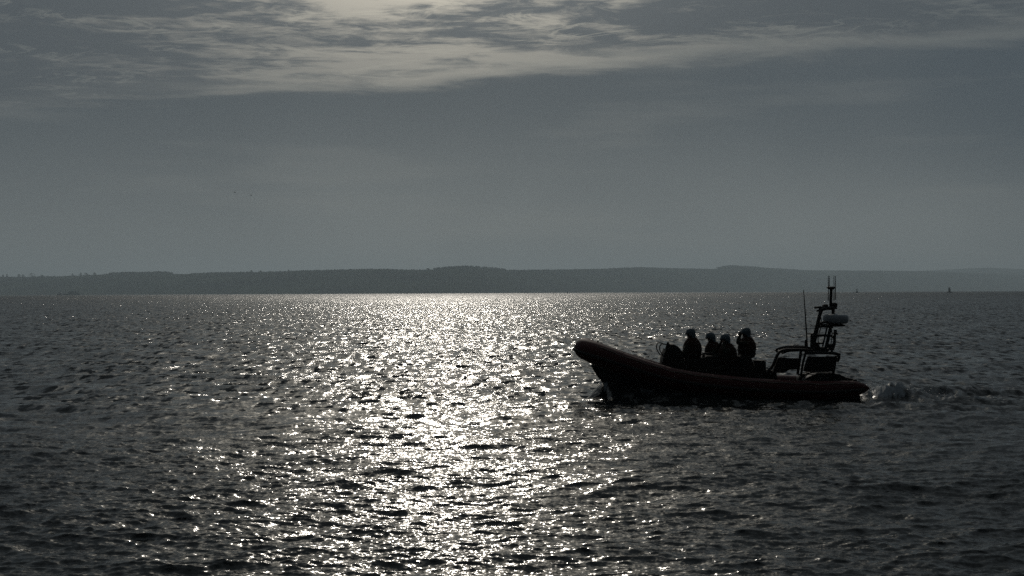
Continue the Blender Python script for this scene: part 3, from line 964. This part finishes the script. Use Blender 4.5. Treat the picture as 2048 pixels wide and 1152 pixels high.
# ------------------------------------------------------------------ crew
def person(px_, py_head_top, dy_, label, arms, stand=False, lean=0.0, head_turn=0.0, face=0.0, pelvis_z=None, bulk=1.0):
    """body local frame: faces +x, left hand at +y, pelvis at the origin"""
    top = bp(px_, py_head_top, dy_)
    pz = top.z - 0.915 if pelvis_z is None else pelvis_z
    root = empty('person', (BO.x + top.x, BO.y + dy_, pz), math.pi + face)
    V, E, RR = [], [], []

    def vert(p, r_, link=None):
        V.append(p); RR.append(r_ if isinstance(r_, tuple) else (r_, r_))
        if link is not None:
            E.append((link, len(V) - 1))
        return len(V) - 1
    L = lambda x, y, z: (x + lean * z, y, z)
    pel = vert((0, 0, 0), 0.150)
    sp1 = vert(L(0.01, 0, 0.18), 0.145, pel)
    ch = vert(L(0.02, 0, 0.36), 0.160, sp1)
    up_ = vert(L(0.02, 0, 0.46), 0.125, ch)
    nk = vert(L(0.03, 0, 0.55), 0.092, up_)
    hx = lambda x, y, z: L(x * math.cos(head_turn) - y * math.sin(head_turn) + 0.04, x * math.sin(head_turn) + y * math.cos(head_turn), z)
    h1 = vert(hx(0.02, 0, 0.63), 0.084, nk)
    h2 = vert(hx(0.03, 0, 0.71), 0.092, h1)
    vert(hx(0.02, 0, 0.79), 0.085, h2)
    vert(hx(0.135, 0, 0.705), 0.016, h2)          # nose
    for s in (1, -1):
        sh = vert(L(0.02, s * 0.20, 0.445), 0.095, up_)
        el_, wr, curl = arms[0 if s == 1 else 1]
        m1 = tuple((V[sh][i] * 0.5 + el_[i] * 0.5) for i in range(3))
        ua = vert(m1, 0.082, sh)
        eb = vert(el_, 0.070, ua)
        m2 = tuple((wr[i] * 0.5 + el_[i] * 0.5) for i in range(3))
        fa_ = vert(m2, 0.060, eb)
        wv = vert(wr, 0.034, fa_)
        dirv = (Vector(wr) - Vector(el_)).normalized()
        sidev = dirv.cross(Vector((0, 0, 1)))
        if sidev.length < 0.3:
            sidev = dirv.cross(Vector((1, 0, 0)))
        sidev.normalize()
        cu = Vector(curl).normalized()
        palm_c = Vector(wr) + dirv * 0.055
        pm = vert(tuple(palm_c), 0.034, wv)
        for k, ln in enumerate((0.070, 0.080, 0.075, 0.058)):
            o_ = sidev * (k - 1.5) * 0.021
            kn = palm_c + dirv * 0.035 + o_
            a1 = vert(tuple(kn), 0.0105, pm)
            a2 = vert(tuple(kn + dirv * ln * 0.45 + cu * ln * 0.15), 0.0095, a1)
            vert(tuple(kn + dirv * ln * 0.65 + cu * ln * 0.55), 0.0085, a2)
        t1 = vert(tuple(Vector(wr) + dirv * 0.03 - sidev * 0.036 + cu * 0.01), 0.012, pm)
        vert(tuple(Vector(wr) + dirv * 0.07 - sidev * 0.052 + cu * 0.035), 0.0095, t1)
        hp = vert((0.02, s * 0.10, -0.03), 0.110, pel)
        if stand:
            kn_, an_ = (0.14, s * 0.17, -0.36), (0.02, s * 0.20, -0.70)
        else:
            kn_, an_ = (0.40, s * 0.24, -0.08), (0.36, s * 0.26, -0.50)
        th_ = vert(tuple((V[hp][i] + kn_[i]) / 2 for i in range(3)), 0.090, hp)
        kk = vert(kn_, 0.070, th_)
        cf = vert(tuple(kn_[i] * 0.6 + an_[i] * 0.4 for i in range(3)), 0.062, kk)
        aa = vert(an_, 0.048, cf)
        hl = vert((an_[0] + 0.02, an_[1], an_[2] - 0.06), 0.045, aa)
        vert((an_[0] + 0.19, an_[1] + s * 0.02, an_[2] - 0.075), 0.036, hl)
    me = bpy.data.meshes.new('body')
    me.from_pydata(V, E, [])
    o = bpy.data.objects.new('body_src', me)
    col.objects.link(o)
    md = o.modifiers.new('skin', 'SKIN'); md.use_smooth_shade = True; md.branch_smoothing = 0.3
    for i, sv in enumerate(me.skin_vertices[0].data):
        sv.radius = RR[i]; sv.use_root = (i == 0)
    sbm = o.modifiers.new('sub', 'SUBSURF'); sbm.levels = 1; sbm.render_levels = 1
    dg = bpy.context.evaluated_depsgraph_get()
    dg.update()
    ev = o.evaluated_get(dg)
    me2 = bpy.data.meshes.new_from_object(ev, depsgraph=dg)
    bpy.data.objects.remove(o)
    me2.name = 'body'
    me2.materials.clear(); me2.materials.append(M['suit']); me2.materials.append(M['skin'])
    # skin shows on the face only
    hc = Vector(V[h2])
    fdir = Vector((math.cos(head_turn), math.sin(head_turn), 0))
    for p in me2.polygons:
        c_ = p.center - hc
        if c_.length < 0.16 and c_.dot(fdir) > 0.02:
            p.material_index = 1
        p.use_smooth = True
    body = bpy.data.objects.new('body', me2)
    col.objects.link(body); body.parent = root
    # lifejacket: padded vest round the chest
    ve = []
    for z_, rx, ry in ((0.02, 0.180, 0.200), (0.05, 0.225, 0.240), (0.20, 0.245, 0.260), (0.34, 0.255, 0.260), (0.45, 0.230, 0.240), (0.53, 0.190, 0.200), (0.59, 0.150, 0.155), (0.63, 0.120, 0.125)):
        ve.append([L(0.02 + bulk * rx * math.cos(a), bulk * ry * math.sin(a), z_) for a in np.linspace(0, 2 * math.pi, 20, endpoint=False)])
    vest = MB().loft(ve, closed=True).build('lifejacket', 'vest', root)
    bl = MB()
    for z_ in (0.14, 0.27):
        bl.tube([L(0.02 + bulk * 0.250 * math.cos(a), bulk * 0.265 * math.sin(a), z_) for a in np.linspace(0, 2 * math.pi, 21)], 0.016, 6, cap=False)
    bl.build('strap', 'strake', vest)
    # helmet
    hm = []
    for z_, k in ((-0.055, 0.98), (0.0, 1.0), (0.05, 0.97), (0.095, 0.84), (0.125, 0.62), (0.142, 0.36), (0.148, 0.06)):
        hm.append([hx(0.025 + 0.145 * k * math.cos(a), 0.128 * k * math.sin(a), 0.765 + z_ - 0.035 * (1 if math.cos(a) < -0.2 and z_ < 0 else 0) - 0.05 * (1 if math.cos(a) < -0.2 and z_ < -0.05 else 0)) for a in np.linspace(0, 2 * math.pi, 22, endpoint=False)])
    helm = MB().loft(hm, closed=True, cap=True).build('helmet', 'helmet', root)
    MB().tube([hx(0.025 + 0.155 * math.cos(a), 0.138 * math.sin(a), 0.735 + 0.01 * math.cos(a)) for a in np.linspace(-1.3, 1.3, 11)], 0.014, 6, flat=2.0).build('brim', 'visor', helm)
    MB().tube([hx(0.0, 0.118, 0.70), hx(0.035, 0.088, 0.635), hx(0.055, 0, 0.600), hx(0.035, -0.088, 0.635), hx(0.0, -0.118, 0.70)], 0.012, 6).build('chin_strap', 'strake', helm)
    # eyes and mouth
    for s in (1, -1):
        ec = hx(0.108, s * 0.034, 0.722)
        MB().lathe(ec, [(0.004, -0.010), (0.012, -0.005), (0.014, 0.0), (0.012, 0.005), (0.004, 0.010)], 8).build('eye', 'visor', body)
    MB().tube([hx(0.098, 0.026, 0.655), hx(0.108, 0, 0.652), hx(0.098, -0.026, 0.655)], 0.006, 5).build('mouth', 'cover', body)
    return tag(root, label, 'person', 'lifeboat crew')


def arm(elbow, wrist, curl):
    return (elbow, wrist, curl)


person(1385.5, 656.5, 0.0, 'crew member in helmet and lifejacket at the wheel behind the console, sitting apart in front',
       [arm((0.08, 0.35, 0.16), (0.33, 0.20, 0.20), (0, -0.4, -1)), arm((0.08, -0.35, 0.16), (0.30, -0.12, 0.22), (0, 0.4, -1))], face=-0.75, head_turn=0.5, bulk=1.08)
person(1431, 664.5, 0.36, 'helmeted crew member directly behind the helm, sitting with arms down',
       [arm((0.12, 0.29, 0.20), (0.34, 0.22, 0.10), (0, 0, -1)), arm((0.10, -0.30, 0.22), (0.34, -0.22, 0.12), (0, 0, -1))], lean=0.10, bulk=1.08)
person(1458, 667.5, -0.30, 'low crew member third from the bow, raising both hands to the face',
       [arm((0.24, 0.30, 0.40), (0.20, 0.115, 0.665), (-0.4, -0.6, 0.3)), arm((0.24, -0.30, 0.40), (0.20, -0.115, 0.665), (-0.4, 0.6, 0.3))], lean=0.06, face=0.15, bulk=1.06)
person(1494, 655.0, 0.05, 'tallest crew member farthest aft, standing with hands raised to the face',
       [arm((0.27, 0.29, 0.46), (0.215, 0.11, 0.675), (-0.4, -0.6, 0.3)), arm((0.25, -0.27, 0.44), (0.20, -0.11, 0.67), (-0.4, 0.6, 0.3))], stand=True, bulk=1.06, face=-0.2, lean=-0.04)

# ------------------------------------------------------------------ spray thrown up by the boat
spr = MB()
rs = random.Random(5)
for _ in range(2600):          # astern
    t_ = rs.random()
    x_ = 3.7 + 2.6 * t_ ** 1.3 + rs.gauss(0, 0.12)
    y_ = rs.gauss(-0.25, 0.5)
    z_ = 0.10 + abs(rs.gauss(0, 0.16)) * (1.25 - 0.6 * t_)
    spr.octa((x_, y_, z_), rs.uniform(0.003, 0.013) * (1.0 if rs.random() < 0.85 else 1.7), 0.8, rs)
for _ in range(1500):          # at the bow, both sides
    t_ = rs.random()
    x_ = -3.6 + 1.5 * t_
    sgn = rs.choice((-1, -1, 1))
    y_ = sgn * (0.15 + 0.85 * t_ + abs(rs.gauss(0, 0.16)))
    z_ = 0.15 + abs(rs.gauss(0, 0.17)) * (1.3 - t_)
    spr.octa((x_, y_, z_), rs.uniform(0.003, 0.012), 0.8, rs)
M['spray'] = material('spray_water', (0.28, 0.31, 0.33), 0.4, spec=0.5, vary=0.1)
so = spr.build('spray', 'spray')
so.location = BO
tag(so, 'spray thrown up by the bow and the engines of the boat', 'spray', kind='stuff')


# ------------------------------------------------------------------ far things on the water
def at_sea(px_, D_):
    v = pix(px_, 600, D_)
    return Vector((v.x, D_, 0))


def buoy(px_, D_, H, base_w, kindof, label, mat='buoy'):
    t = empty('navigation_buoy', at_sea(px_, D_))
    MB().lathe((0, 0, 0), [(base_w * 0.40, -0.5), (base_w * 0.5, 0.0), (base_w * 0.5, 0.16 * H), (base_w * 0.42, 0.20 * H)], 16).build('float', mat, t)
    tw = MB()
    if kindof == 'cone':
        tw.lathe((0, 0, 0), [(base_w * 0.36, 0.20 * H), (base_w * 0.20, 0.50 * H), (base_w * 0.10, 0.80 * H)], 12)
    else:
        tw.lathe((0, 0, 0), [(base_w * 0.28, 0.20 * H), (base_w * 0.23, 0.40 * H), (base_w * 0.22, 0.72 * H)], 12)
    tw.build('tower', mat, t)
    MB().lathe((0, 0, 0), [(base_w * 0.10, 0.73 * H), (base_w * 0.20, 0.76 * H), (base_w * 0.20, 0.92 * H), (base_w * 0.08, H)], 12).build('lantern', mat, t)
    return tag(t, label, 'buoy', 'buoys near the horizon')


buoy(1899, 2000, 8.6, 7.6, 'pillar', 'dark pillar buoy on a broad float, the rightmost on the horizon')
buoy(1714, 2300, 7.0, 5.4, 'cone', 'small dark conical buoy on the horizon right of the mast')
buoy(1135, 3000, 4.6, 4.0, 'cone', 'tiny dark buoy on the horizon in the glitter above the bow', 'buoy_red')
buoy(1455, 3600, 6.5, 3.4, 'pillar', 'tiny pale buoy on the horizon above the crew')

ship = empty('coastal_ship', at_sea(137, 4600))
tag(ship, 'faint hazy ship at the left end of the horizon', 'ship')
hl_ = []
for x_, b_, z0, z1 in ((-42, 0.4, -0.5, 6.0), (-36, 4, -1, 5.4), (-20, 6.5, -1, 4.6), (20, 6.5, -1, 4.6), (36, 6.0, -1, 5.0), (42, 5.0, 0, 5.2)):
    hl_.append([(x_, -b_, z1), (x_, -b_ * 0.8, z0), (x_, b_ * 0.8, z0), (x_, b_, z1)])
MB().loft(hl_, closed=True).build('hull', 'ship', ship)
ss = MB().box((18, 0, 8.4), (36, 11, 7.6)).build('superstructure', 'ship_w', ship, bevel=0.4)
MB().box((12, 0, 13.9), (14, 9, 3.2)).build('bridge', 'ship_w', ss, bevel=0.3)
MB().lathe((26, 0, 14.2), [(2.4, -2.2), (2.2, 0.6), (1.9, 2.6)], 12, sx=1.4).build('funnel', 'ship', ship)
MB().tube([(-30, 0, 5), (-30, 0, 16)], [0.6, 0.35], 8).tube([(-32, 0, 12), (-28, 0, 12)], 0.4, 6).build('mast', 'ship', ship)
MB().prism([(-38, 5.0), (-24, 4.7), (-26, 9.0), (-32, 11.5)], -4, 4).build('foredeck_house', 'ship_w', ship, bevel=0.3)


def gull(px_, py_, D_, dih, yaw, label):
    v = pix(px_, py_, D_)
    m = MB()
    secs_ = []
    for x_, r_ in ((-0.30, 0.01), (-0.22, 0.045), (-0.05, 0.085), (0.10, 0.080), (0.20, 0.050), (0.25, 0.045), (0.29, 0.028), (0.34, 0.005)):
        secs_.append([(x_, r_ * math.cos(a), r_ * math.sin(a)) for a in np.linspace(0, 2 * math.pi, 8, endpoint=False)])
    m.loft(secs_, closed=True)
    for s in (1, -1):
        wsx = []
        for t_, ch_, sw, zz in ((0.03, 0.24, 0.02, 0.02), (0.30, 0.22, 0.08, dih), (0.55, 0.15, 0.02, dih * 1.05), (0.80, 0.03, -0.16, dih * 0.7)):
            wsx.append([(sw + ch_ / 2, s * t_, zz), (sw, s * t_, zz + 0.02), (sw - ch_ / 2, s * t_, zz), (sw, s * t_, zz - 0.012)])
        m.loft(wsx, closed=True)
    m.prism([(-0.24, 0.0), (-0.42, 0.01), (-0.42, -0.005), (-0.24, -0.02)], -0.07, 0.07)
    o = m.build('gull', 'feather')
    o.location = v
    o.rotation_euler = (0.1, 0.05, yaw)
    return tag(o, label, 'bird', 'birds over the sea')


gull(469.5, 385.5, 380, 0.22, 1.1, 'left and higher of two small birds over the sea')
gull(502, 391, 380, 0.10, 0.5, 'right and lower of two small birds over the sea')

# ------------------------------------------------------------------ haze
hz = MB().box((0, 9400, 199), (28000, 21000, 406))
M['haze'] = bpy.data.materials.new('haze')
M['haze'].use_nodes = True
ht = NT(M['haze'].node_tree); ht.n.clear()
pv = ht.node('ShaderNodeVolumePrincipled')
pv.inputs['Color'].default_value = (0.72, 0.87, 0.97, 1)
pv.inputs['Density'].default_value = 0.000096
pv.inputs['Anisotropy'].default_value = 0.40
ho = ht.node('ShaderNodeOutputMaterial')
ht.l.new(pv.outputs[0], ho.inputs['Volume'])
hzo = hz.build('haze', 'haze', smooth=False)
tag(hzo, 'thin grey sea haze over the water and far shore', 'haze', kind='stuff')
